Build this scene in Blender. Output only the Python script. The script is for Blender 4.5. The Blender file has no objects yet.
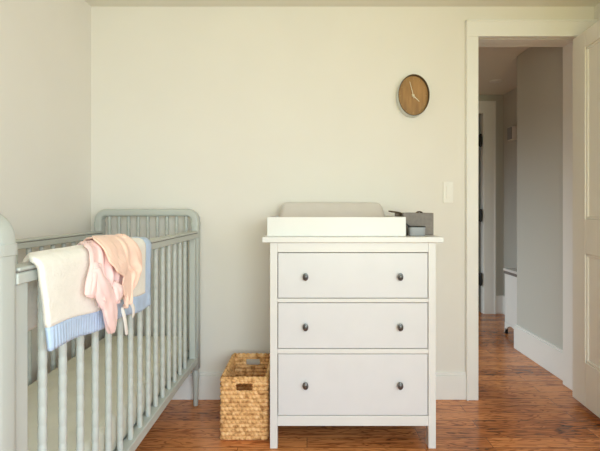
import bpy, bmesh, math, random
from mathutils import Vector, Matrix, noise
random.seed(7)
PI = math.pi
sc = bpy.context.scene
COL = sc.collection

# ------------------------------------------------------------------ helpers
def obj(name, bm, mat, parent=None, smooth=True, bevel=0, seg=2, sub=0, solid=0):
    me = bpy.data.meshes.new(name)
    bmesh.ops.recalc_face_normals(bm, faces=bm.faces[:])
    bm.to_mesh(me); bm.free()
    o = bpy.data.objects.new(name, me)
    COL.objects.link(o)
    me.materials.append(mat)
    if smooth:
        for p in me.polygons: p.use_smooth = True
    if solid:
        m = o.modifiers.new('solid', 'SOLIDIFY'); m.thickness = solid; m.offset = 0
    if bevel:
        m = o.modifiers.new('bevel', 'BEVEL'); m.width = bevel; m.segments = seg
        m.limit_method = 'ANGLE'; m.angle_limit = math.radians(40); m.harden_normals = True
    if sub:
        m = o.modifiers.new('sub', 'SUBSURF'); m.levels = sub; m.render_levels = sub
    if parent is not None:
        o.parent = parent
    return o

def thing(name, loc, label, cat, group=None):
    o = bpy.data.objects.new(name, None); COL.objects.link(o)
    o.location = loc; o.empty_display_size = .05
    tag(o, label, cat, group)
    return o

def tag(o, label, cat, group=None):
    o['label'] = label; o['category'] = cat
    if group: o['group'] = group

def struct(o, label=None):
    o['kind'] = 'structure'
    if label: o['label'] = label
    return o

def box(bm, x0, x1, y0, y1, z0, z1):
    v = [bm.verts.new((x, y, z)) for x in (x0, x1) for y in (y0, y1) for z in (z0, z1)]
    for f in ((0,1,3,2),(4,6,7,5),(0,4,5,1),(2,3,7,6),(0,2,6,4),(1,5,7,3)):
        bm.faces.new([v[i] for i in f])
    return v

def BM(*boxes):
    bm = bmesh.new()
    for b in boxes: box(bm, *b)
    return bm

def lathe(bm, prof, n=20, M=None, sx=1, sy=1):
    """prof: list of (radius, z)"""
    rings = []
    for r, z in prof:
        ring = []
        for k in range(n):
            a = 2*PI*k/n
            p = Vector((r*sx*math.cos(a), r*sy*math.sin(a), z))
            if M: p = M @ p
            ring.append(bm.verts.new(p))
        rings.append(ring)
    for a, b in zip(rings, rings[1:]):
        for k in range(n):
            bm.faces.new((a[k], a[(k+1) % n], b[(k+1) % n], b[k]))
    bm.faces.new(rings[0][::-1]); bm.faces.new(rings[-1])

def tube(bm, pts, rad, n=8, closed=False, flat=None):
    pts = [Vector(p) for p in pts]; N = len(pts); rings = []
    ref = Vector((0, 0, 1))
    for i, p in enumerate(pts):
        a = pts[(i-1) % N] if (closed or i > 0) else p
        b = pts[(i+1) % N] if (closed or i < N-1) else p
        t = (b-a).normalized()
        rr = ref if abs(t.dot(ref)) < .95 else Vector((1, 0, 0))
        s = t.cross(rr).normalized(); u = s.cross(t).normalized()
        r = rad[i] if isinstance(rad, (list, tuple)) else rad
        rings.append([bm.verts.new(p + s*(r*math.cos(2*PI*k/n)) + u*(r*math.sin(2*PI*k/n)*(flat or 1))) for k in range(n)])
    prs = list(zip(rings, rings[1:])) + ([(rings[-1], rings[0])] if closed else [])
    for a, b in prs:
        for k in range(n):
            bm.faces.new((a[k], a[(k+1) % n], b[(k+1) % n], b[k]))
    if not closed:
        bm.faces.new(rings[0][::-1]); bm.faces.new(rings[-1])

def interp(tab, x):
    if x <= tab[0][0]: return tab[0][1]
    for (a, b), (c, d) in zip(tab, tab[1:]):
        if x <= c:
            t = (x-a)/(c-a); t = t*t*(3-2*t)
            return b + (d-b)*t
    return tab[-1][1]

# ------------------------------------------------------------------ materials
def mat(name, col, rough=.5, spec=.5, metal=0, var=0, vscale=8, bump=0, bscale=60, sheen=0, coat=0):
    m = bpy.data.materials.new(name); m.use_nodes = True
    nt = m.node_tree; N = nt.nodes; L = nt.links
    b = N['Principled BSDF']
    b.inputs['Base Color'].default_value = (*col, 1)
    b.inputs['Roughness'].default_value = rough
    b.inputs['Specular IOR Level'].default_value = spec
    b.inputs['Metallic'].default_value = metal
    if sheen:
        b.inputs['Sheen Weight'].default_value = sheen
    if coat:
        b.inputs['Coat Weight'].default_value = coat; b.inputs['Coat Roughness'].default_value = .2
    tc = N.new('ShaderNodeTexCoord')
    if var:
        n = N.new('ShaderNodeTexNoise'); n.inputs['Scale'].default_value = vscale; n.inputs['Detail'].default_value = 5
        L.new(tc.outputs['Object'], n.inputs['Vector'])
        r = N.new('ShaderNodeMapRange'); r.inputs[1].default_value = .3; r.inputs[2].default_value = .7
        r.inputs[3].default_value = 1-var; r.inputs[4].default_value = 1+var
        L.new(n.outputs['Fac'], r.inputs[0])
        mx = N.new('ShaderNodeVectorMath'); mx.operation = 'SCALE'; mx.inputs[0].default_value = col
        L.new(r.outputs[0], mx.inputs['Scale']); L.new(mx.outputs[0], b.inputs['Base Color'])
    if bump:
        n2 = N.new('ShaderNodeTexNoise'); n2.inputs['Scale'].default_value = bscale; n2.inputs['Detail'].default_value = 4
        L.new(tc.outputs['Object'], n2.inputs['Vector'])
        bp = N.new('ShaderNodeBump'); bp.inputs['Strength'].default_value = bump; bp.inputs['Distance'].default_value = .004
        L.new(n2.outputs['Fac'], bp.inputs['Height']); L.new(bp.outputs[0], b.inputs['Normal'])
    return m

def stripes(m, axis, scale, strength=.3, dist=.002):
    nt = m.node_tree; N = nt.nodes; L = nt.links
    tc = N.new('ShaderNodeTexCoord'); w = N.new('ShaderNodeTexWave')
    w.bands_direction = axis; w.inputs['Scale'].default_value = scale; w.inputs['Distortion'].default_value = .6
    w.inputs['Detail'].default_value = 1
    L.new(tc.outputs['Object'], w.inputs['Vector'])
    bp = N.new('ShaderNodeBump'); bp.inputs['Strength'].default_value = strength; bp.inputs['Distance'].default_value = dist
    L.new(w.outputs['Fac'], bp.inputs['Height']); L.new(bp.outputs[0], N['Principled BSDF'].inputs['Normal'])
    return m

def oak(name, base, dark, light):
    m = bpy.data.materials.new(name); m.use_nodes = True
    nt = m.node_tree; N = nt.nodes; L = nt.links
    b = N['Principled BSDF']
    tc = N.new('ShaderNodeTexCoord')
    br = N.new('ShaderNodeTexBrick')
    br.inputs['Scale'].default_value = 1
    br.inputs['Brick Width'].default_value = .85; br.inputs['Row Height'].default_value = .083
    br.inputs['Mortar Size'].default_value = .0011; br.inputs['Mortar Smooth'].default_value = .2
    br.inputs['Bias'].default_value = 0
    br.offset = .37; br.offset_frequency = 2; br.squash = 1
    br.inputs['Color1'].default_value = (0, 0, 0, 1); br.inputs['Color2'].default_value = (1, 1, 1, 1)
    br.inputs['Mortar'].default_value = (.5, .5, .5, 1)
    L.new(tc.outputs['Object'], br.inputs['Vector'])
    sepc = N.new('ShaderNodeSeparateColor'); L.new(br.outputs['Color'], sepc.inputs[0])
    # shift the grain per board
    off = N.new('ShaderNodeCombineXYZ')
    mul = N.new('ShaderNodeMath'); mul.operation = 'MULTIPLY'; mul.inputs[1].default_value = 37
    L.new(sepc.outputs[0], mul.inputs[0]); L.new(mul.outputs[0], off.inputs[2]); L.new(mul.outputs[0], off.inputs[0])
    add = N.new('ShaderNodeVectorMath'); add.operation = 'ADD'
    L.new(tc.outputs['Object'], add.inputs[0]); L.new(off.outputs[0], add.inputs[1])
    mp = N.new('ShaderNodeMapping'); mp.inputs['Scale'].default_value = (2.6, 17, 1)
    L.new(add.outputs[0], mp.inputs['Vector'])
    n1 = N.new('ShaderNodeTexNoise'); n1.inputs['Scale'].default_value = 1.6; n1.inputs['Detail'].default_value = 2
    n1.inputs['Distortion'].default_value = .5
    L.new(mp.outputs[0], n1.inputs['Vector'])
    # contour rings of a stretched noise = cathedral figure
    m1 = N.new('ShaderNodeMath'); m1.operation = 'MULTIPLY'; m1.inputs[1].default_value = 48
    s1 = N.new('ShaderNodeMath'); s1.operation = 'SINE'
    L.new(n1.outputs['Fac'], m1.inputs[0]); L.new(m1.outputs[0], s1.inputs[0])
    mp2 = N.new('ShaderNodeMapping'); mp2.inputs['Scale'].default_value = (5.5, 120, 1)
    L.new(add.outputs[0], mp2.inputs['Vector'])
    n2 = N.new('ShaderNodeTexNoise'); n2.inputs['Scale'].default_value = 1; n2.inputs['Detail'].default_value = 4
    L.new(mp2.outputs[0], n2.inputs['Vector'])
    n3 = N.new('ShaderNodeTexNoise'); n3.inputs['Scale'].default_value = 2.2; n3.inputs['Detail'].default_value = 3
    L.new(tc.outputs['Object'], n3.inputs['Vector'])
    def mr(sock, a, b_, c, d):
        r = N.new('ShaderNodeMapRange'); L.new(sock, r.inputs[0])
        for i, v in zip((1, 2, 3, 4), (a, b_, c, d)): r.inputs[i].default_value = v
        return r.outputs[0]
    def addm(a, b_):
        r = N.new('ShaderNodeMath'); r.operation = 'ADD'; L.new(a, r.inputs[0]); L.new(b_, r.inputs[1]); return r.outputs[0]
    g = addm(mr(s1.outputs[0], .25, 1, 0, .40), mr(n2.outputs['Fac'], .45, .72, 0, .40))
    g = addm(g, mr(n3.outputs['Fac'], .3, .7, -.24, .24))
    g = addm(g, mr(sepc.outputs[0], 0, 1, -.16, .22))
    cr = N.new('ShaderNodeValToRGB')
    e = cr.color_ramp.elements
    e[0].position = 0; e[0].color = (*light, 1); e[1].position = .9; e[1].color = (*dark, 1)
    k = cr.color_ramp.elements.new(.32); k.color = (*base, 1)
    L.new(g, cr.inputs[0])
    mx = N.new('ShaderNodeMix'); mx.data_type = 'RGBA'
    L.new(br.outputs['Fac'], mx.inputs[0]); L.new(cr.outputs[0], mx.inputs[6]); mx.inputs[7].default_value = (.035, .014, .006, 1)
    L.new(mx.outputs[2], b.inputs['Base Color'])
    b.inputs['Roughness'].default_value = .2
    b.inputs['Specular IOR Level'].default_value = .5
    bp = N.new('ShaderNodeBump'); bp.inputs['Strength'].default_value = .12; bp.inputs['Distance'].default_value = .002
    L.new(g, bp.inputs['Height']); L.new(bp.outputs[0], b.inputs['Normal'])
    return m

def board_wood(name, a, b_, axis_scale):
    m = bpy.data.materials.new(name); m.use_nodes = True
    nt = m.node_tree; N = nt.nodes; L = nt.links
    bs = N['Principled BSDF']; bs.inputs['Roughness'].default_value = .5
    tc = N.new('ShaderNodeTexCoord'); mp = N.new('ShaderNodeMapping'); mp.inputs['Scale'].default_value = axis_scale
    n = N.new('ShaderNodeTexNoise'); n.inputs['Scale'].default_value = 1; n.inputs['Detail'].default_value = 5
    L.new(tc.outputs['Object'], mp.inputs['Vector']); L.new(mp.outputs[0], n.inputs['Vector'])
    cr = N.new('ShaderNodeValToRGB'); e = cr.color_ramp.elements
    e[0].position = .3; e[0].color = (*a, 1); e[1].position = .7; e[1].color = (*b_, 1)
    L.new(n.outputs['Fac'], cr.inputs[0]); L.new(cr.outputs[0], bs.inputs['Base Color'])
    return m

M = {
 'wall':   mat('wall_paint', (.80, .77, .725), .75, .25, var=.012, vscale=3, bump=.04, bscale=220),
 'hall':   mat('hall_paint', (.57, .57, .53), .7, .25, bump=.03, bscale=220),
 'ceil':   mat('ceiling_paint', (.78, .76, .70), .8, .2, bump=.03, bscale=200),
 'trim':   mat('trim_paint', (.85, .845, .825), .38, .5, var=.01, vscale=5),
 'door':   mat('door_paint', (.84, .82, .76), .42, .5, var=.01, vscale=5),
 'floor':  oak('oak_floor', (.46, .152, .047), (.030, .008, .003), (.69, .275, .095)),
 'white':  mat('white_lacquer', (.74, .735, .72), .35, .5, var=.012, vscale=12),
 'drawer': mat('white_drawer_paint', (.70, .70, .715), .38, .5, var=.012, vscale=12),
 'dark':   mat('dark_inside_shade', (.02, .02, .02), .8, .2),
 'knob':   mat('pewter', (.14, .14, .14), .3, .6, metal=.75),
 'crib':   mat('sage_grey_paint', (.485, .51, .48), .4, .5, var=.015, vscale=10),
 'sheet':  stripes(mat('sage_jersey_sheet', (.68, .67, .58), .9, .2, var=.03, vscale=20), 'Z', 60, .25),
 'pad':    mat('grey_beige_pad_cover', (.66, .62, .59), .9, .2, var=.02, vscale=15, bump=.1, bscale=150),
 'fleece': mat('cream_fleece', (.87, .835, .77), .95, .1, var=.03, vscale=40, bump=.6, bscale=160, sheen=.3),
 'satin':  stripes(mat('blue_satin', (.50, .64, .86), .45, .5, var=.1, vscale=25), 'Y', 26, .35, .003),
 'pink':   mat('pink_cotton', (.87, .62, .60), .85, .2, var=.04, vscale=18, bump=.15, bscale=120, sheen=.2),
 'peach':  mat('peach_cotton', (.88, .615, .50), .85, .2, var=.04, vscale=18, bump=.15, bscale=120, sheen=.2),
 'ribbon': mat('white_ribbon', (.85, .82, .78), .6, .3),
 'felt':   mat('grey_felt', (.24, .215, .20), .95, .1, var=.10, vscale=60, bump=.3, bscale=300),
 'leather': mat('brown_leather', (.10, .065, .03), .6, .4, var=.15, vscale=40),
 'tin':    mat('grey_plastic', (.29, .30, .32), .45, .5),
 'clockrim': mat('pale_grey_clock_case', (.62, .64, .60), .4, .5),
 'clockring': mat('bronze_clock_edge', (.11, .075, .04), .45, .5),
 'clockface': board_wood('clock_wood', (.28, .14, .04), (.44, .235, .072), (40, 40, 7)),
 'hand':   mat('cream_hand', (.78, .70, .52), .5, .4),
 'switch': mat('switch_plastic', (.84, .82, .77), .35, .5),
 'black':  mat('black_iron', (.012, .012, .012), .45, .5),
 'reed':   None,
 'lens':   mat('lamp_lens', (.85, .84, .80), .4, .4),
 'paleblue': mat('pale_blue_paint', (.52, .58, .60), .45, .5),
 'glass':  None,
}
def reed_mat():
    m = bpy.data.materials.new('water_hyacinth'); m.use_nodes = True
    nt = m.node_tree; N = nt.nodes; L = nt.links; b = N['Principled BSDF']
    b.inputs['Roughness'].default_value = .65; b.inputs['Specular IOR Level'].default_value = .3
    tc = N.new('ShaderNodeTexCoord')
    n = N.new('ShaderNodeTexNoise'); n.inputs['Scale'].default_value = 42; n.inputs['Detail'].default_value = 4
    L.new(tc.outputs['Object'], n.inputs['Vector'])
    cr = N.new('ShaderNodeValToRGB'); e = cr.color_ramp.elements
    e[0].position = .3; e[0].color = (.34, .15, .045, 1); e[1].position = .72; e[1].color = (.92, .62, .33, 1)
    k = e.new(.5); k.color = (.76, .43, .175, 1)
    L.new(n.outputs['Fac'], cr.inputs[0]); L.new(cr.outputs[0], b.inputs['Base Color'])
    return m
M['reed'] = reed_mat()
def glass_mat():
    m = bpy.data.materials.new('window_glass'); m.use_nodes = True
    b = m.node_tree.nodes['Principled BSDF']
    b.inputs['Transmission Weight'].default_value = 1; b.inputs['Roughness'].default_value = 0
    b.inputs['IOR'].default_value = 1.02
    return m
M['glass'] = glass_mat()

# ------------------------------------------------------------------ the room
XL, XR, YB, YR, ZC = -1.237, 1.645, 2.40, -1.30, 2.246
WT = .20                        # wall between bedroom and hall
DX0, DX1, DZ = .978, 1.588, 2.096   # doorway
HX, HY, HX2, HYB, HZC = 1.632, 3.26, 2.045, 4.36, 2.275

struct(obj('floor', BM((XL-.1, 2.6, YR-.1, 5.4, -.06, 0)), M['floor'], smooth=False))
struct(obj('ceiling', BM((XL-.1, XR+.1, YR-.1, YB+.02, ZC, ZC+.08)), M['ceil'], smooth=False))
struct(obj('wall_back', BM((XL-.1, DX0, YB, YB+WT, 0, HZC), (DX1, XR+.1, YB, YB+WT, 0, HZC), (DX0, DX1, YB, YB+WT, DZ, HZC)), M['wall'], smooth=False))
struct(obj('wall_left', BM((XL-.1, XL, YR-.1, YB, 0, ZC)), M['wall'], smooth=False))
ry0, ry1, rz0, rz1 = -1.0, .45, .60, 2.02
struct(obj('wall_right', BM((XR, XR+.1, YR-.1, ry0, 0, ZC), (XR, XR+.1, ry1, YB, 0, ZC), (XR, XR+.1, ry0, ry1, 0, rz0), (XR, XR+.1, ry0, ry1, rz1, ZC)), M['wall'], smooth=False))
struct(obj('window_2', BM((XR-.01, XR+.09, ry0, ry0+.05, rz0, rz1), (XR-.01, XR+.09, ry1-.05, ry1, rz0, rz1), (XR-.03, XR+.09, ry0, ry1, rz0, rz0+.05), (XR-.01, XR+.09, ry0, ry1, rz1-.05, rz1), (XR+.03, XR+.08, ry0, ry1, 1.29, 1.33)), M['trim'], smooth=False))
wx0, wx1, wz0, wz1 = -.35, 1.40, .50, 2.0
struct(obj('wall_rear', BM((XL, wx0, YR-.1, YR, 0, ZC), (wx1, XR, YR-.1, YR, 0, ZC), (wx0, wx1, YR-.1, YR, 0, wz0), (wx0, wx1, YR-.1, YR, wz1, ZC)), M['wall'], smooth=False))
w1 = struct(obj('window_1', BM((wx0, wx0+.05, YR-.09, YR+.01, wz0, wz1), (wx1-.05, wx1, YR-.09, YR+.01, wz0, wz1), (wx0, wx1, YR-.09, YR+.03, wz0, wz0+.05), (wx0, wx1, YR-.09, YR+.01, wz1-.05, wz1), (.505, .545, YR-.08, YR-.03, wz0, wz1)), M['trim'], smooth=False))

# baseboards
bb = bmesh.new()
def base_prof(bm, x0, x1, h=.155, t=.015, y=YB):
    box(bm, x0, x1, y-t, y, 0, h-.018); box(bm, x0, x1, y-t*.6, y, h-.018, h)
base_prof(bb, XL, .911)
struct(obj('baseboard_back', bb, M['trim'], smooth=False, bevel=.003))
struct(obj('baseboard_left', BM((XL, XL+.015, YR, YB-.015, 0, .155)), M['trim'], smooth=False, bevel=.003))
struct(obj('baseboard_right', BM((XR-.015, XR, YR, 2.34, 0, .155)), M['trim'], smooth=False, bevel=.003))

# door casing (trim_1): left leg, right leg, head with a bead, and the jamb lining
CT = .022
CZ0, CZ1 = 2.068, 2.161
tb = BM((.911, DX0-.004, YB-CT, YB, 0, CZ0), (DX1+.004, XR, YB-CT, YB, 0, CZ0), (.911, XR, YB-CT, YB, CZ0, CZ1))
box(tb, .905, .917, YB-CT-.006, YB, 0, CZ1)                   # back band
box(tb, .905, XR, YB-CT-.006, YB, CZ1-.009, CZ1+.001)
struct(obj('trim_1', tb, M['trim'], smooth=False, bevel=.003))
jb = BM((DX0-.010, DX0+.001, YB-.004, YB+WT+.001, 0, DZ), (DX1-.001, DX1+.010, YB-.004, YB+WT+.001, 0, DZ), (DX0-.010, DX1+.010, YB+.001, YB+WT+.001, DZ-.004, DZ+.008))
box(jb, DX0+.001, DX0+.009, YB+.05, YB+.09, 0, DZ-.004)
box(jb, DX1-.009, DX1-.001, YB+.05, YB+.09, 0, DZ-.004)
box(jb, DX0+.001, DX1-.001, YB+.045, YB+.09, DZ-.018, DZ-.004)
struct(obj('trim_2', jb, M['trim'], smooth=False, bevel=.002))

# the open door leaf: two recessed panels
def panel_door(W, H, T, st, holes, bm):
    """leaf in local x thickness 0..T, along -y 0..W, z 0..H"""
    edges = [0]
    for a, b in holes: edges += [a, b]
    edges.append(H)
    box(bm, 0, T, -st, 0, 0, H); box(bm, 0, T, -W, -W+st, 0, H)
    for i in range(0, len(edges), 2):
        box(bm, 0, T, -W+st, -st, edges[i], edges[i+1])
    for a, b in holes:
        box(bm, .012, T-.012, -W+st, -st, a, b)
        for x0, x1 in ((.005, .013), (T-.013, T-.005)):           # sticking round each panel
            box(bm, x0, x1, -st-.014, -st, a, b); box(bm, x0, x1, -W+st, -W+st+.014, a, b)
            box(bm, x0, x1, -W+st, -st, a, a+.014); box(bm, x0, x1, -W+st, -st, b-.014, b)
bm = bmesh.new()
panel_door(.78, 2.022, .042, .122, [(.238, .82), (1.008, 1.93)], bm)
d1 = struct(obj('door_1', bm, M['door'], smooth=False, bevel=.0035), 'open white panelled door at the right edge of the room')
d1.location = (1.502, 2.372, .025); d1.rotation_euler.z = math.radians(-4.1)
kb = bmesh.new()
for s, x0 in ((-1, 0), (1, .042)):
    R = Matrix.Translation((x0, -.72, .95)) @ Matrix.Rotation(s*PI/2, 4, 'Y')
    lathe(kb, [(.026, 0), (.026, .006), (.01, .010), (.01, .03), (.022, .036), (.026, .05), (.018, .06), (.004, .063)], 20, R)
obj('door_handle', kb, M['black'], d1)
for z in (.2, 1.0, 1.82):
    hb = bmesh.new(); lathe(hb, [(.006, z-.045), (.006, z+.045)], 10, Matrix.Translation((.046, .004, 0)))
    obj('hinge', hb, M['black'], d1)

# hall shell
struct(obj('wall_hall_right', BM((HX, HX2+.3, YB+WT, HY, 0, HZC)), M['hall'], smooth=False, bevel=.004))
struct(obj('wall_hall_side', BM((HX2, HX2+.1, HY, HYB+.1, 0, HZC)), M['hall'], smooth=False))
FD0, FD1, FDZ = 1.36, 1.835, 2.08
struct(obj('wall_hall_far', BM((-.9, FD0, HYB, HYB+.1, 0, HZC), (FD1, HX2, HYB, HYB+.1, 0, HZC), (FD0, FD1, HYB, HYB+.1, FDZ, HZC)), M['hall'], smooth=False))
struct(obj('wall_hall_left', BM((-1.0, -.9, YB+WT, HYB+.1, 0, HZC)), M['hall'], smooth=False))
struct(obj('ceiling_hall', BM((-1.0, 2.5, YB+.02, 5.3, HZC, HZC+.08)), M['ceil'], smooth=False))
struct(obj('wall_closet', BM((.9, 1.0, HYB+.1, 5.2, 0, HZC), (2.2, 2.3, HYB+.1, 5.2, 0, HZC), (.9, 2.3, 5.2, 5.3, 0, HZC)), M['hall'], smooth=False))
hb = BM((HX-.016, HX, YB+WT, HY+.016, 0, .175), (HX, HX2, HY, HY+.016, 0, .175), (HX-.011, HX, YB+WT, HY+.011, .175, .19))
struct(obj('baseboard_hall', hb, M['trim'], smooth=False, bevel=.003))
struct(obj('baseboard_far', BM((1.95, HX2-.015, HYB-.016, HYB, 0, .19), (HX2-.016, HX2, HY+.02, HYB, 0, .19)), M['trim'], smooth=False, bevel=.003))
fc = BM((FD1, 1.95, HYB-.02, HYB, 0, FDZ+.12), (FD0-.115, FD0, HYB-.02, HYB, 0, FDZ+.12), (FD0, FD1, HYB-.02, HYB, FDZ, FDZ+.12))
box(fc, FD1-.006, FD1+.006, HYB-.01, HYB+.10, 0, FDZ)
box(fc, FD0-.006, FD0+.006, HYB-.01, HYB+.10, 0, FDZ)
box(fc, 1.938, 1.955, HYB-.028, HYB, 0, FDZ+.12)
box(fc, FD0, 1.955, HYB-.028, HYB, FDZ+.108, FDZ+.125)
struct(obj('trim_3', fc, M['trim'], smooth=False, bevel=.002))
bm = bmesh.new()
panel_door(.46, 2.05, .035, .07, [(.24, .9), (1.05, 1.96)], bm)
d2 = struct(obj('door_2', bm, M['paleblue'], smooth=False, bevel=.002), 'pale door standing open at the far end of the hall')
d2.location = (1.790, HYB+.025, .02); d2.rotation_euler.z = math.radians(180+6)
for z in (.36, 1.02, 1.80):
    hm = BM((1.786, 1.818, HYB-.012, HYB+.02, z-.06, z+.06))
    lathe(hm, [(.008, z-.068), (.010, z-.06), (.010, z+.06), (.008, z+.068)], 10, Matrix.Translation((1.803, HYB-.014, 0)))
    h = obj('hinge', hm, M['black'], d2, bevel=.002)
    h.matrix_parent_inverse = (Matrix.Translation(d2.location) @ Matrix.Rotation(d2.rotation_euler.z, 4, 'Z')).inverted()

# ------------------------------------------------------------------ recessed light, switch, wall control box
rl = thing('recessed_light', (1.755, 3.89, HZC), 'round white recessed downlight in the hallway ceiling beyond the doorway', 'ceiling light')
bm = bmesh.new()
lathe(bm, [(.040, -.006), (.054, -.005), (.058, -.002), (.058, .0)], 32); obj('trim_ring', bm, M['lens'], rl)
bm = bmesh.new(); lathe(bm, [(.002, -.008), (.03, -.0075), (.039, -.0055)], 28); obj('lens', bm, M['lens'], rl)

ls = thing('light_switch', (.807, YB, 1.182), 'white rocker light switch on the wall left of the door casing', 'light switch')
obj('cover_plate', BM((-.029, .029, -.006, 0, -.061, .061)), M['switch'], ls, smooth=False, bevel=.003)
bm = BM((-.0125, .0125, -.010, -.006, -.034, .034)); bm.verts.ensure_lookup_table()
for v in bm.verts:
    if v.co.y < -.008 and v.co.z > 0: v.co.y -= .003
obj('rocker', bm, M['switch'], ls, smooth=False, bevel=.0015)
for z in (-.047, .047):
    bm = bmesh.new(); lathe(bm, [(.003, 0), (.003, .001)], 10, Matrix.Translation((0, -.006, z)) @ Matrix.Rotation(PI/2, 4, 'X'))
    obj('screw', bm, M['switch'], ls)

tb_ = thing('wall_control_box', (HX2, 4.12, 1.83), 'small box with a grey side mounted high on the hallway side wall', 'wall box')
obj('housing', BM((-.05, 0, -.05, .05, -.065, .065)), M['switch'], tb_, smooth=False, bevel=.004)
obj('back_plate', BM((-.056, -.05, -.045, .045, -.06, .06)), M['tin'], tb_, smooth=False, bevel=.003).name = 'front_panel'

# ------------------------------------------------------------------ white hall cabinet
hc = thing('hall_cabinet', (1.725, 3.42, 0), 'low white cabinet tucked behind the hallway wall corner', 'cabinet')
bm = bmesh.new(); box(bm, .006, .30, .006, .25, .10, .525)
obj('body', bm, M['trim'], hc, smooth=False, bevel=.006)
obj('top', BM((-.008, .31, -.008, .26, .548, .572)), M['white'], hc, smooth=False, bevel=.010, seg=3)
obj('shadow_gap', BM((.0, .304, .0, .254, .525, .548)), M['felt'], hc, smooth=False).name = 'gap_shade_strip'  # dark-coloured strip standing in for the shadow under the overhanging top
n = 10
for x0, x1 in ((.006, .022), (.284, .30)):                         # arched foot panels
    bm = bmesh.new()
    pr = []
    for i in range(n+1):
        t = i/n; y = .006 + .244*t
        pr.append((y, .012 + .075*(1 - abs(2*t-1)**2.2)))
    for (ya, za), (yb_, zb) in zip(pr, pr[1:]):
        v = [bm.verts.new(p) for p in ((x0, ya, za), (x0, yb_, zb), (x0, yb_, .10), (x0, ya, .10), (x1, ya, za), (x1, yb_, zb), (x1, yb_, .10), (x1, ya, .10))]
        for f in ((0,1,2,3),(4,7,6,5),(0,4,5,1),(3,2,6,7)): bm.faces.new([v[k] for k in f])
    obj('foot_panel', bm, M['trim'], hc, smooth=False)
for x in (.006, .28):
    for y in (.008, .226):
        obj('foot', BM((x, x+.02, y, y+.02, 0, .05)), M['black'], hc, smooth=False, bevel=.003)

# ------------------------------------------------------------------ wall clock (oval as seen)
ck = thing('wall_clock', (.600, YB, 1.727), 'oval wall clock with wooden face and cream hands on the back wall', 'clock')
RX, RZ = .0895, .1185
def oval(bm, prof, n=56):
    """prof: (scale, y) loops"""
    rings = [[bm.verts.new((RX*s*math.cos(2*PI*k/n) + (s-1)*0, y, RZ*s*math.sin(2*PI*k/n))) for k in range(n)] for s, y in prof]
    for a, b in zip(rings, rings[1:]):
        for k in range(n): bm.faces.new((a[k], a[(k+1) % n], b[(k+1) % n], b[k]))
    return rings
bm = bmesh.new()
oval(bm, [(1.0, 0), (1.0, -.046), (.985, -.050)]); obj('case', bm, M['clockrim'], ck)
bm = bmesh.new()
oval(bm, [(.985, -.050), (.975, -.0525), (.955, -.0525), (.945, -.050), (.945, -.030)]); obj('rim', bm, M['clockring'], ck)
bm = bmesh.new()
r = oval(bm, [(.945, -.030), (.5, -.0301)]); bm.faces.new(r[-1])
face = obj('face', bm, M['clockface'], ck, smooth=False)
mark_m = mat('faint_gold_marks', (.50, .32, .13), .5)
for k in range(12):
    a = 2*PI*k/12
    l = .10 if k % 3 == 0 else .06
    bm = bmesh.new()
    tube(bm, [Vector((RX*math.cos(a)*q, -.0306, RZ*math.sin(a)*q)) for q in (.86-l, .86)], .0011, 6)
    obj('hour_mark', bm, mark_m, face)
def hand(name, deg, length, w, y, tail):
    a = math.radians(deg)
    d = Vector((math.sin(a)*.75, 0, math.cos(a))); s = Vector((d.z, 0, -d.x)).normalized()
    bm = bmesh.new()
    pts = [-d*tail - s*w, -d*tail + s*w, d*length + s*w*.5, d*length - s*w*.5]
    lo = [bm.verts.new(p + Vector((0, y, 0))) for p in pts]; hi = [bm.verts.new(p + Vector((0, y-.0015, 0))) for p in pts]
    bm.faces.new(lo); bm.faces.new(hi[::-1])
    for k in range(4): bm.faces.new((lo[k], lo[(k+1) % 4], hi[(k+1) % 4], hi[k]))
    obj(name, bm, M['hand'], ck, smooth=False)
hand('minute_hand', -19, .083, .0022, -.036, .016)
hand('hour_hand', 126, .056, .0032, -.034, .012)
bm = bmesh.new(); lathe(bm, [(.007, .030), (.007, .039), (.003, .041)], 16, Matrix.Rotation(PI/2, 4, 'X')); obj('hub', bm, M['hand'], ck)

# ------------------------------------------------------------------ dresser
dr = thing('dresser', (0, 0, 0), 'white three-drawer dresser with dark oval knobs against the back wall', 'dresser')
FX0, FX1, FY, DY1 = -.168, .585, 1.90, 2.372
LEG = .034; IX0, IX1 = FX0+LEG, FX1-LEG
rows = [(.6805, .890), (.4515, .6625), (.148, .430)]
fb = BM((FX0, IX0, FY, FY+.045, 0, .935), (IX1, FX1, FY, FY+.045, 0, .935),
        (FX0, IX0, DY1-.045, DY1, 0, .935), (IX1, FX1, DY1-.045, DY1, 0, .935),
        (FX0+.004, FX0+.02, FY+.045, DY1-.045, .106, .935), (FX1-.02, FX1-.004, FY+.045, DY1-.045, .106, .935),
        (IX0, IX1, DY1-.012, DY1-.004, .106, .935),
        (IX0, IX1, FY+.001, FY+.025, .890, .936), (IX0, IX1, FY+.001, FY+.025, .6625, .6805),
        (IX0, IX1, FY+.001, FY+.025, .430, .4515), (IX0, IX1, FY+.001, FY+.025, .102, .148))
obj('frame', fb, M['white'], dr, smooth=False, bevel=.002)
obj('gap_shade_board', BM((IX0, IX1, FY+.03, FY+.036, .11, .93)), M['dark'], dr, smooth=False).name = 'drawer_gap_shade'  # near-black sheet behind the drawers, paints the shade seen in their gaps
obj('top', BM((-.202, .615, 1.882, 2.378, .936, .961)), M['white'], dr, smooth=False, bevel=.003)
G = .003
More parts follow.
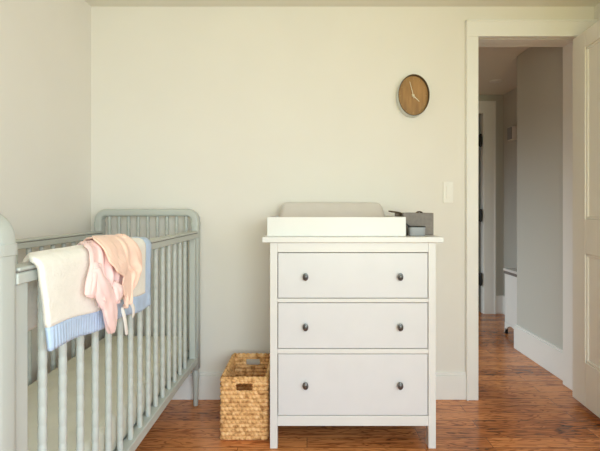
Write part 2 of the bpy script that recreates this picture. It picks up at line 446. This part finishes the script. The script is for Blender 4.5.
for z0, z1 in rows:
    df = obj('drawer', BM((IX0+G, IX1-G, FY+.003, FY+.022, z0+G, z1-G)), M['drawer'], dr, smooth=False, bevel=.0015)
    zc = {0: .781, 1: .554, 2: .290}[rows.index((z0, z1))]
    for x in (-.0065, .421):
        kb = bmesh.new()
        R = Matrix.Translation((x, FY+.003, zc)) @ Matrix.Rotation(PI/2, 4, 'X')
        lathe(kb, [(.0075, 0), (.0065, .004), (.0055, .010), (.0085, .014), (.0128, .0165), (.0128, .0185), (.0108, .020), (.0100, .0195), (.0075, .0235), (.0035, .0252), (.0005, .0255)], 24, R, 1, 1.36)
        obj('knob', kb, M['knob'], df)

# ------------------------------------------------------------------ changing tray, pad
ct = thing('changing_tray', (.1362, 1.933, .961), 'shallow white wooden tray holding the changing pad on the dresser', 'changing tray')
tx, ty, th = .3205, .43, .089
obj('side_board', BM((-tx, tx, 0, .016, 0, th)), M['white'], ct, smooth=False, bevel=.002)
obj('side_board', BM((-tx, tx, ty-.016, ty, 0, th)), M['white'], ct, smooth=False, bevel=.002)
obj('end_board', BM((-tx, -tx+.014, .016, ty-.016, 0, th)), M['white'], ct, smooth=False, bevel=.002)
obj('end_board', BM((tx-.014, tx, .016, ty-.016, 0, th)), M['white'], ct, smooth=False, bevel=.002)
obj('base', BM((-tx+.014, tx-.014, .016, ty-.016, .0, .010)), M['white'], ct, smooth=False)
# contoured pad: long edges raised, ends soft
bm = bmesh.new()
PX0, PX1, PY0, PY1 = -tx+.018, tx-.018, .020, ty-.020
nx, ny = 36, 30; grid = []
for i in range(nx+1):
    u = i/nx; col_ = []
    for j in range(ny+1):
        v = j/ny
        e = min(u, 1-u)*(PX1-PX0); f = min(v, 1-v)*(PY1-PY0)
        ed = (1-max(0, 1-e/.05)**2.2)                     # rounded ends
        fd = (1-max(0, 1-f/.04)**2.4)
        h = .050 + .034*abs(2*v-1)**1.7 + .105*max(0, (v-.56)/.44)**1.4
        h = h*ed**.5*fd**.5
        h += .0025*noise.noise(Vector((u*9, v*7, 1)))
        x = PX0 + (PX1-PX0)*u + (0 if ed > .99 else 0)
        col_.append(bm.verts.new((x, PY0 + (PY1-PY0)*v, .012 + max(h, .012))))
    grid.append(col_)
for i in range(nx):
    for j in range(ny): bm.faces.new((grid[i][j], grid[i+1][j], grid[i+1][j+1], grid[i][j+1]))
edge = [grid[i][0] for i in range(nx+1)] + [grid[nx][j] for j in range(1, ny+1)] + [grid[i][ny] for i in range(nx-1, -1, -1)] + [grid[0][j] for j in range(ny-1, 0, -1)]
low = [bm.verts.new((v.co.x, v.co.y, .0105)) for v in edge]
for k in range(len(edge)): bm.faces.new((edge[k], low[k], low[(k+1) % len(low)], edge[(k+1) % len(edge)]))
bm.faces.new(low)
cp = obj('changing_pad', bm, M['pad'], sub=1)
cp.location = (.1362, 1.933, .961)
tag(cp, 'contoured grey beige changing pad lying in the white tray', 'changing pad')

# ------------------------------------------------------------------ felt caddy and small grey container
fc_ = thing('felt_caddy', (.536, 2.015, .961), 'grey felt storage caddy with brown handles at the right end of the dresser', 'caddy')
cw, cd, chh, tt = .073, .20, .107, .006
obj('body', BM((-cw, cw, 0, tt, .004, chh), (-cw, cw, cd-tt, cd, .004, chh), (-cw, -cw+tt, tt, cd-tt, .004, chh), (cw-tt, cw, tt, cd-tt, .004, chh), (-cw, cw, 0, cd, 0, .004)), M['felt'], fc_, smooth=False, bevel=.003)
obj('divider', BM((-cw+tt, cw-tt, .10, .105, .004, chh-.012)), M['felt'], fc_, smooth=False, bevel=.001)
def strap(pts, w, name):                                              # a flat leather strap
    bm = bmesh.new(); rows_ = []
    for x, y, z in pts: rows_.append([bm.verts.new((x, y-w, z)), bm.verts.new((x, y+w, z))])
    for a, b in zip(rows_, rows_[1:]): bm.faces.new((a[0], a[1], b[1], b[0]))
    return obj(name, bm, M['leather'], fc_, solid=.009, sub=1)
# left handle flopped outward over the tray, right handle standing a little above the front wall
strap([(-cw+.004, .06, .085), (-cw+.001, .06, .103), (-cw-.004, .06, .1085), (-cw-.03, .06, .111), (-cw-.050, .06, .114), (-cw-.058, .06, .1165)], .035, 'handle')
strap([(cw-.062, .10, .09), (cw-.056, .10, .1095), (cw-.044, .10, .1135), (cw-.030, .10, .1115), (cw-.024, .10, .09)], .02, 'handle')

gb = thing('grey_container', (.515, 1.968, .961), 'small grey open container standing in front of the felt caddy', 'container')
bm = bmesh.new()
n = 32
def rr(a, b, z, p=5):
    return [bm.verts.new((a*math.copysign(abs(math.cos(t))**(2/p), math.cos(t)), b*math.copysign(abs(math.sin(t))**(2/p), math.sin(t)), z)) for t in [2*PI*k/n for k in range(n)]]
L_ = [rr(.034, .020, 0), rr(.037, .022, .004), rr(.0385, .0225, .0425), rr(.038, .022, .044), rr(.0345, .0185, .044), rr(.034, .018, .008)]
for a, b in zip(L_, L_[1:]):
    for k in range(n): bm.faces.new((a[k], a[(k+1) % n], b[(k+1) % n], b[k]))
bm.faces.new(L_[0]); bm.faces.new(L_[-1])
obj('body', bm, M['tin'], gb)
bm = bmesh.new(); L_ = [rr(.0392, .0228, .0405), rr(.0392, .0228, .0445), rr(.036, .020, .0455), rr(.034, .018, .0435)]
for a, b in zip(L_, L_[1:]):
    for k in range(n): bm.faces.new((a[k], a[(k+1) % n], b[(k+1) % n], b[k]))
obj('rim', bm, M['black'], gb)
bm = bmesh.new()
tube(bm, [(-.034, .0, .044), (-.040, .0, .048), (-.044, .0, .053), (-.049, .0, .056), (-.054, .002, .055)], .0035, 8)
obj('hook', bm, M['black'], gb)

# ------------------------------------------------------------------ woven basket
bk = thing('wicker_basket', (-.2945, 2.128, 0), 'rectangular woven basket with cut-out handles beside the dresser', 'basket')
BX, BY, BH = .1165, .172, .290
def perim(t, inset):
    """t in metres round the rectangle (rounded corners) -> point, normal"""
    a, b, rc = BX-inset, BY-inset, max(.018-inset, .004)
    segs = [(2*(a-rc)), PI*rc/2, 2*(b-rc), PI*rc/2]*2
    tot = sum(segs); t = (t % 1.0)*tot
    cor = [((-a+rc, -b), (1, 0), (0, -1)), None, ((a, -b+rc), (0, 1), (1, 0)), None, ((a-rc, b), (-1, 0), (0, 1)), None, ((-a, b-rc), (0, -1), (-1, 0)), None]
    cc = {1: (a-rc, -b+rc, -PI/2), 3: (a-rc, b-rc, 0), 5: (-a+rc, b-rc, PI/2), 7: (-a+rc, -b+rc, PI)}
    for i, s in enumerate(segs):
        if t <= s or i == 7:
            if i in cc:
                cx, cy, a0 = cc[i]; th_ = a0 + t/rc
                return (cx + rc*math.cos(th_), cy + rc*math.sin(th_)), (math.cos(th_), math.sin(th_))
            (px, py), (dx, dy), nn = cor[i]
            return (px + dx*t, py + dy*t), nn
        t -= s
NP, NZ, NC, NR = 440, 90, 55, 15
def weave(k, z):
    u = k/NP*NC; zz = z/BH*NR; r = int(zz - 1e-9); fz = zz - r
    ph = .5*(r % 2)
    return ( .0080*math.sin(PI*min(max(fz, 0), 1))**.8)*(.35 + .65*abs(math.sin(PI*(u+ph+.35*fz)))**.7) + .0015*noise.noise(Vector((u*1.3, zz, 4)))
def in_hole(k, z):
    (x, y), nn = perim(k/NP, .008)
    return nn[0] == 0 and abs(x) < .040 and .230 < z < .268
bm = bmesh.new()
zs = [BH*j/NZ for j in range(NZ+1)]
sh = {}
for side in (0, 1):
    g = []
    for j, z in enumerate(zs):
        row = []
        for k in range(NP):
            w = weave(k, z)
            inset = .008 if side == 0 else .016
            (x, y), nn = perim(k/NP, inset)
            s = w if side == 0 else -w*.9
            row.append(bm.verts.new((x + nn[0]*s, y + nn[1]*s, z + .003)))
        g.append(row)
    sh[side] = g
    for j in range(NZ):
        zm = (zs[j]+zs[j+1])/2
        for k in range(NP):
            if in_hole(k+.5, zm): continue
            bm.faces.new((g[j][k], g[j][(k+1) % NP], g[j+1][(k+1) % NP], g[j+1][k]))
bm.faces.new(sh[0][0][::-1]); bm.faces.new([v for v in sh[1][1]])
for k in range(NP):
    bm.faces.new((sh[0][NZ][k], sh[0][NZ][(k+1) % NP], sh[1][NZ][(k+1) % NP], sh[1][NZ][k]))
obj('woven_body', bm, M['reed'], bk)
bm = bmesh.new()                                                       # braided rim
NB = 220
pts, rad = [], []
for i in range(NB):
    (x, y), nn = perim(i/NB, .012)
    pts.append((x, y, BH+.002)); rad.append(.0072 + .002*math.sin(i*2*PI/5))
tube(bm, pts, rad, 8, closed=True); obj('rim', bm, M['reed'], bk)
for y, s in ((-BY+.010, -1), (BY-.010, 1)):
    bm = bmesh.new(); pts, rad = [], []
    for i in range(60):
        t = 2*PI*i/60
        c, sn = math.cos(t), math.sin(t)
        pts.append(((.043*math.copysign(abs(c)**.4, c)), y, .252 + .0215*math.copysign(abs(sn)**.4, sn))); rad.append(.0052 + .0012*math.sin(i*1.7))
    tube(bm, pts, rad, 8, closed=True); obj('handle', bm, M['reed'], bk)

# ------------------------------------------------------------------ crib
cb = thing('crib', (-.868, 1.555, 0), 'sage grey spindle crib along the left wall', 'crib')
CI = Matrix.Translation((-.868, 1.555, 0)).inverted()
def cpart(name, bm, parent=cb, **k):
    bm.transform(CI)
    return obj(name, bm, M['crib'], parent, **k)
CX0, CX1 = -1.166, -.595         # outer faces of the end posts
def sweep(bm, path, hw, hd, yc, n_=4):
    """sweep a softly rounded section (half width hw in the xz plane, half depth hd in y) along an xz path"""
    sec = []
    for i in range(16):
        t = 2*PI*i/16 + PI/16; c, s = math.cos(t), math.sin(t)
        sec.append((hw*math.copysign(abs(c)**.45, c), hd*math.copysign(abs(s)**.45, s)))
    rings = []
    for i, (x, z) in enumerate(path):
        a = path[max(i-1, 0)]; b = path[min(i+1, len(path)-1)]
        t = Vector((b[0]-a[0], b[1]-a[1])).normalized(); nx_, nz_ = -t.y, t.x
        rings.append([bm.verts.new((x + nx_*p, yc + q, z + nz_*p)) for p, q in sec])
    for a, b in zip(rings, rings[1:]):
        for k in range(16): bm.faces.new((a[k], a[(k+1) % 16], b[(k+1) % 16], b[k]))
    bm.faces.new(rings[0]); bm.faces.new(rings[-1][::-1])
def spindle_bm(x, y, z0, z1, r):
    bm = bmesh.new(); prof = []
    n = max(4, round((z1-z0)/.044)); st = (z1-z0)/n
    for i in range(n):
        a = z0 + i*st
        prof += [(r*.90, a), (r*.99, a+st*.07), (r*1.03, a+st*.5), (r*.99, a+st*.93)]
    prof.append((r*.80, z1))
    lathe(bm, prof, 12, Matrix.Translation((x, y, 0)))
    return bm
TOP = 1.088; HWp, HDp = .0205, .029
def end_frame(yc):
    xl, xr, zt, rc = CX0+HWp, CX1-HWp, TOP-HWp, .045
    path = [(xl, .205), (xl, .6), (xl, zt-rc)]
    for i in range(1, 9): a = PI - PI/2*i/8; path.append((xl+rc+rc*math.cos(a), zt-rc+rc*math.sin(a)))
    path.append(((xl+xr)/2, zt)); path.append((xr-rc, zt))
    for i in range(1, 9): a = PI/2 - PI/2*i/8; path.append((xr-rc+rc*math.cos(a), zt-rc+rc*math.sin(a)))
    path += [(xr, .6), (xr, .205)]
    bm = bmesh.new(); sweep(bm, path, HWp, HDp, yc)
    box(bm, xl+HWp*.6, xr-HWp*.6, yc-.014, yc+.014, .245, .30)           # low rail
    f = cpart('end_frame', bm)
    for x in (xl, xr):                                                  # turned collar on each post
        c = bmesh.new()
        sweep(c, [(x, .993), (x, .996), (x, 1.014), (x, 1.017)], HWp+.0024, HDp+.0024, yc)
        o = cpart('collar', c, f, smooth=False, bevel=.001)
        for yy in (0,):
            ft = bmesh.new(); lathe(ft, [(.011, 0), (.013, .004), (.0145, .09), (.0185, .165), (.019, .18), (.0155, .187), (.0155, .206)], 18, Matrix.Translation((x, yc, 0)))
            cpart('foot', ft, f)
    n = 9; first = None
    for k in range(n):
        x = xl + (xr-xl)*(k+1)/(n+1)
        if first is None:
            first = cpart('spindle', spindle_bm(x, yc, .29, TOP-2*HWp+.006, .0092), f); x_first = x
        else:
            o = first.copy(); COL.objects.link(o); o.parent = f; o.location.x = first.location.x + x - x_first
    return f
Y_NEAR, Y_FAR = .836, 2.318
end_frame(Y_FAR); end_frame(Y_NEAR)
RX0, RX1 = -.644, -.5935          # right (front) side frame
def side_frame(x0, x1):
    ya, yb_ = Y_NEAR+HDp-.004, Y_FAR-HDp+.004
    xm = (x0+x1)/2
    bm = BM((x0, x1, ya, yb_, .930, .9545), (x0+.004, x1-.004, ya, yb_, .245, .282),
            (xm-.016, xm+.016, ya, ya+.046, .275, .935), (xm-.016, xm+.016, yb_-.040, yb_, .275, .935))
    f = cpart('side_frame', bm, smooth=False, bevel=.004)
    cpart('rail_cap', BM((x0-.001, x1+.001, ya+.004, yb_-.004, .957, .966)), f, smooth=False, bevel=.004)
    cpart('cap_seam', BM((x0+.006, x1-.004, ya+.004, yb_-.004, .953, .958)), f, smooth=False).data.materials[0] = M['felt']
    first = None
    for k in range(15):
        y = .980 + .0815*k
        if first is None: first = cpart('spindle', spindle_bm(xm, y, .277, .934, .0098), f)
        else:
            o = first.copy(); COL.objects.link(o); o.parent = f; o.location.y = first.location.y + .0815*k
side_frame(RX0, RX1)
side_frame(CX0+.003, CX0+.055)
# slatted support under the mattress
bm = BM((CX0+.045, CX0+.075, .865, 2.285, .245, .275), (-.671, -.645, .865, 2.285, .245, .275))
for k in range(12): box(bm, CX0+.045, -.645, .90+.112*k, .96+.112*k, .268, .2845)
cpart('slatted_base', bm, smooth=False)

# mattress
mx0, mx1, my0, my1, mz0, mz1 = -1.098, -.6345, .870, 2.278, .285, .402
bm = bmesh.new(); rows_ = []
nx, ny, rr_ = 22, 44, .030
def mtop(x, y):
    u = (x-mx0)/(mx1-mx0); v = (y-my0)/(my1-my0)
    return .038*(1-abs(2*u-1)**3)*(1-abs(2*v-1)**3.5)
ring_prof = [(0, mz0+.012), (0, mz0+.05), (0, mz1-rr_)] + [(rr_*(1-math.cos(t*PI/10)), mz1-rr_+rr_*math.sin(t*PI/10)) for t in range(1, 6)]
def per(inset, n=96):
    a_, b_ = (mx1-mx0)/2-inset, (my1-my0)/2-inset; rc = max(.07-inset, .02); P = []
    for cx, cy, a0 in ((1, 1, 0), (-1, 1, PI/2), (-1, -1, PI), (1, -1, 3*PI/2)):
        for q in range(n//4):
            t = a0 + PI/2*q/(n//4-1)
            P.append(((mx0+mx1)/2 + cx*(a_-rc) + rc*math.cos(t), (my0+my1)/2 + cy*(b_-rc) + rc*math.sin(t)))
    return P
ins = [(0.012, mz0)] + ring_prof + [(rr_ + (.2-rr_)*q/8, None) for q in range(1, 9)]
for inset, z in ins:
    rows_.append([bm.verts.new((x, y, (mz1 if z is None else z) + (mtop(x, y) if (z is None or z > mz1-rr_) else 0))) for x, y in per(inset)])
for a, b in zip(rows_, rows_[1:]):
    for k in range(96): bm.faces.new((a[k], a[(k+1) % 96], b[(k+1) % 96], b[k]))
bm.faces.new(rows_[0]); bm.faces.new(rows_[-1])
ms = obj('crib_mattress', bm, M['sheet'])
tag(ms, 'crib mattress in a pale sage fitted sheet inside the spindle crib', 'mattress')

# ------------------------------------------------------------------ draped textiles on the near rail
XC, HWF, RC0, ZCN = -.617, .0150, .0120, .954
def drape(s, d):
    """s: arc length from the rail's middle (+ = room side), d: distance off the rail surface"""
    sg = 1 if s >= 0 else -1; a = abs(s); r = RC0 + d
    if a < HWF: return XC + sg*a, ZCN + r
    q = PI/2*.030
    if a < HWF + q:
        th_ = (a-HWF)/.030
        return XC + sg*(HWF + r*math.sin(th_)), ZCN + r*math.cos(th_)
    return XC + sg*(HWF + r), ZCN - (a - HWF - q)
def s_of(z): return HWF + PI/2*.030 + (ZCN - z)

bl = bmesh.new(); bo = bmesh.new(); NU, NV = 70, 60
def blanket_pt(u, v):
    yb0, yb1 = .900, 1.535
    s_out = s_of(.772 + (.735-.772)*u + .004*math.sin(u*13))
    s_in = -s_of(.80 + .02*u)
    s = s_in + (s_out - s_in)*v
    low = max(0, s/s_out)
    inn = min(max((.03-s)/.07, 0), 1); inn = inn*inn*(3-2*inn)
    y = yb0 + (yb1-yb0)*u + .025*low*(1-u) + .075*inn*(1-u)**2 + .006*math.sin(s*22)*(u-.5)
    d = .0135 + low*(.003 + .003*math.sin(u*17 + 1)) + .0025*noise.noise(Vector((u*6, s*12, 0)))*(.3+low)
    if s < 0: d += .002
    x, z = drape(s, d)
    return Vector((x, y, z)), s, s_out
BW = .060
gv = [[blanket_pt(i/NU, j/NV) for j in range(NV+1)] for i in range(NU+1)]
vb, vo = {}, {}
for i in range(NU):
    for j in range(NV):
        p, s, so = gv[i][j]; uu = (i+.5)/NU
        isb = s > so - BW or (uu > 1 - .060/.66 and s > -.05)
        bmx, vv = (bo, vo) if isb else (bl, vb)
        q = []
        for key in ((i, j), (i+1, j), (i+1, j+1), (i, j+1)):
            if key not in vv: vv[key] = bmx.verts.new(gv[key[0]][key[1]][0])
            q.append(vv[key])
        bmx.faces.new(q)
blk = obj('baby_blanket', bl, M['fleece'], solid=.012)
tag(blk, 'cream fleece baby blanket with blue satin border hung over the crib rail', 'blanket')
obj('satin_border', bo, M['satin'], blk, solid=.010)['label'] = 'blue satin border'

def cloth(name, m, Yl, Yr, send, d0, folds, amp, s_in, parent=None, th_=.005, nu=56, nv=60, seed=0, phase=0, store=None, under=None):
    bm = bmesh.new(); g = []
    for i in range(nu+1):
        u = i/nu; col_ = []
        so = interp(send, u)
        for j in range(nv+1):
            s = s_in + (so - s_in)*j/nv
            a, b = interp(Yl, s), interp(Yr, s)
            y = a + (b-a)*u
            k = min(max((s+.02)/.13, .15), 1)
            w = .5 + .5*math.sin(2*PI*folds*u + phase + 3.5*s + .9*noise.noise(Vector((u*3, s*9, seed))))
            rg = 1-abs(noise.noise(Vector((u*4.5 + s*3, s*7, seed+9))))*2
            d = interp(d0, s) + amp*k*w**1.3 + k*(.009*max(rg, 0)**3 + .008*noise.noise(Vector((u*5+3, s*16, seed+2))))
            d += .012*max(0, 1-min(u, 1-u)/.10)**2*-1                       # edges tuck in
            d = max(d, interp([(-.1, .030), (0, .0245), (.05, .033), (.2, .036)], s))
            if under is not None:
                cy, cs = round(y/.006), round(s/.006)
                d = max(d, max((under.get((cy+p, cs+q), 0) for p in range(-3, 4) for q in range(-3, 4)), default=0) + .007)
            if store is not None:
                key = (round(y/.006), round(s/.006)); store[key] = max(store.get(key, 0), d)
            x, z = drape(s, d)
            col_.append(bm.verts.new((x, y, z )))
        g.append(col_)
    for i in range(nu):
        for j in range(nv): bm.faces.new((g[i][j], g[i+1][j], g[i+1][j+1], g[i][j+1]))
    return obj(name, bm, m, parent, solid=th_, sub=1)

LAYER = {}
pk = cloth('pink_garment', M['pink'],
     Yl=[(-.08, 1.22), (-.04, 1.20), (0, 1.155), (.035, 1.09), (.06, 1.075), (.13, 1.045), (.2, 1.04)],
     Yr=[(-.08, 1.30), (.0, 1.27), (.12, 1.25), (.2, 1.25)],
     send=[(0, .145), (.2, .160), (.4, .195), (.6, .205), (1, .19)],
     d0=[(-.1, .024), (0, .024), (.06, .026), (.2, .024)], folds=4.2, amp=.025, s_in=-.07, seed=11, phase=.4, store=LAYER)
tag(pk, 'pale pink baby garment draped over the cream blanket, left of the peach one', 'baby clothes')
# hanging pink sleeve, flattened and creased
def sleeve(name, m, pts, ws, d, parent, n=20, seed=0):
    bm = bmesh.new(); rings = []; N = len(pts)
    fine = []
    for i in range((N-1)*6+1):
        t = i/6; a = min(int(t), N-2); f = t-a
        def cat(k): return pts[min(max(k, 0), N-1)]
        p0, p1, p2, p3 = [Vector(cat(a+k)) for k in (-1, 0, 1, 2)]
        p = .5*((2*p1) + (p2-p0)*f + (2*p0-5*p1+4*p2-p3)*f*f + (3*p1-p0-3*p2+p3)*f**3)
        w = ws[a] + (ws[a+1]-ws[a])*f
        fine.append((p, w))
    for idx, (p, w) in enumerate(fine):
        a = fine[max(idx-1, 0)][0]; b = fine[min(idx+1, len(fine)-1)][0]
        t = (b-a).normalized(); side = Vector((1, 0, 0)).cross(t).normalized(); out = t.cross(side).normalized()
        ring = []
        for k in range(n):
            th_ = 2*PI*k/n
            cr = 1 + .15*math.sin(3*th_ + idx*.28 + seed) + .13*math.sin(7*th_ + .5*math.sin(idx*.2) + seed) + .16*noise.noise(Vector((th_, idx*.35, seed)))
            ring.append(bm.verts.new(p + side*(w*math.cos(th_)*cr) + out*(d*min(1, w/.02)*math.sin(th_)*cr)))
        rings.append(ring)
    for a, b in zip(rings, rings[1:]):
        for k in range(n): bm.faces.new((a[k], a[(k+1) % n], b[(k+1) % n], b[k]))
    bm.faces.new(rings[0]); bm.faces.new(rings[-1])
    return obj(name, bm, m, parent, sub=1)
sleeve('sleeve', M['pink'], [(-.552, 1.085, .935), (-.540, 1.098, .89), (-.541, 1.135, .84), (-.541, 1.155, .785), (-.546, 1.172, .742)], [.020, .028, .034, .031, .010], .013, pk, seed=2)
sleeve('sleeve', M['pink'], [(-.550, 1.10, .945), (-.546, 1.085, .91), (-.548, 1.070, .88), (-.552, 1.062, .862)], [.016, .022, .022, .012], .010, pk, seed=5)
pc = cloth('peach_garment', M['peach'],
     Yl=[(-.08, 1.27), (-.04, 1.245), (0, 1.20), (.035, 1.125), (.07, 1.13), (.10, 1.15), (.125, 1.205), (.25, 1.225)],
     Yr=[(-.08, 1.39), (0, 1.345), (.035, 1.33), (.075, 1.345), (.12, 1.345), (.17, 1.32), (.25, 1.29)],
     send=[(0, .18), (.3, .225), (.7, .215), (1, .15)],
     d0=[(-.1, .032), (0, .031), (.05, .040), (.12, .040), (.25, .034)], folds=3.2, amp=.016, s_in=-.07, seed=23, phase=1.9, under=LAYER)
tag(pc, 'peach baby garment draped over the blanket, right of the pink one', 'baby clothes')
sleeve('sleeve', M['peach'], [(-.575, 1.30, 1.004), (-.548, 1.325, .965), (-.548, 1.345, .925), (-.548, 1.35, .885), (-.552, 1.335, .85)], [.012, .022, .027, .024, .010], .012, pc, seed=8)
sleeve('pink_lining', M['pink'], [(-.540, 1.165, .885), (-.530, 1.172, .865), (-.530, 1.178, .840), (-.540, 1.18, .82)], [.008, .018, .018, .008], .010, pk, seed=3)['label'] = 'pink folded lining'
def ribbon(pts, w=.008):
    bm = bmesh.new(); rows_ = []
    for x, y, z in pts: rows_.append([bm.verts.new((x, y-w, z-w*.3)), bm.verts.new((x+.003, y+w, z+w*.3))])
    for a, b in zip(rows_, rows_[1:]): bm.faces.new((a[0], a[1], b[1], b[0]))
    o = obj('tie_ribbon', bm, M['ribbon'], pc, solid=.002, sub=1); o['label'] = 'white tie ribbon'
ribbon([(-.548, 1.235, .80), (-.543, 1.24, .775), (-.543, 1.25, .750), (-.546, 1.262, .725), (-.550, 1.278, .700)])
ribbon([(-.546, 1.27, .81), (-.540, 1.29, .795), (-.541, 1.305, .778), (-.545, 1.315, .760), (-.55, 1.32, .742)])

# ------------------------------------------------------------------ light
def area(name, loc, rot, sx, sy, power, colr, spread=180):
    l = bpy.data.lights.new(name, 'AREA'); l.shape = 'RECTANGLE'; l.size = sx; l.size_y = sy
    l.energy = power; l.color = colr; l.spread = math.radians(spread)
    o = bpy.data.objects.new(name, l); COL.objects.link(o); o.location = loc
    o.rotation_euler = [math.radians(a) for a in rot]
    return o
WXC, WZC = (wx0+wx1)/2, (wz0+wz1)/2
area('window_daylight', (WXC, YR+.03, WZC), (60, 0, 26), 1.65, 1.4, 37, (.665, .83, 1.0), 130)
area('window_garden_light', (WXC, YR+.06, WZC), (124, 0, 4), 1.6, 1.35, 14, (1.0, 1.0, .06), 130)
area('side_window_daylight', (XR-.04, (ry0+ry1)/2, (rz0+rz1)/2), (92, 0, 90), 1.35, 1.3, 20, (.80, .91, 1.0))
area('hall_fill', (-.86, 3.45, .95), (52, 0, -90), 1.3, 1.0, 23, (.80, .95, 1.0), 105)  # added fill lamp out of view on the left, no window in that wall

w = bpy.data.worlds.new('world'); sc.world = w; w.use_nodes = True
bg = w.node_tree.nodes['Background']; bg.inputs[0].default_value = (.75, .85, 1, 1); bg.inputs[1].default_value = 1.0

# ------------------------------------------------------------------ camera
cam = bpy.data.cameras.new('camera'); co = bpy.data.objects.new('camera', cam); COL.objects.link(co)
co.location = (0, 0, 1.087); co.rotation_euler = (PI/2, 0, 0)
cam.sensor_fit = 'HORIZONTAL'; cam.sensor_width = 36; cam.lens = 36*419/600
cam.shift_x = -7/600; cam.shift_y = -16.5/600
cam.clip_start = .02
sc.camera = co
vs = sc.view_settings
vs.view_transform = 'Standard'; vs.look = 'None'; vs.gamma = 1; vs.exposure = 0
vs.use_curve_mapping = False
sc.cycles.max_bounces = 10; sc.cycles.diffuse_bounces = 8
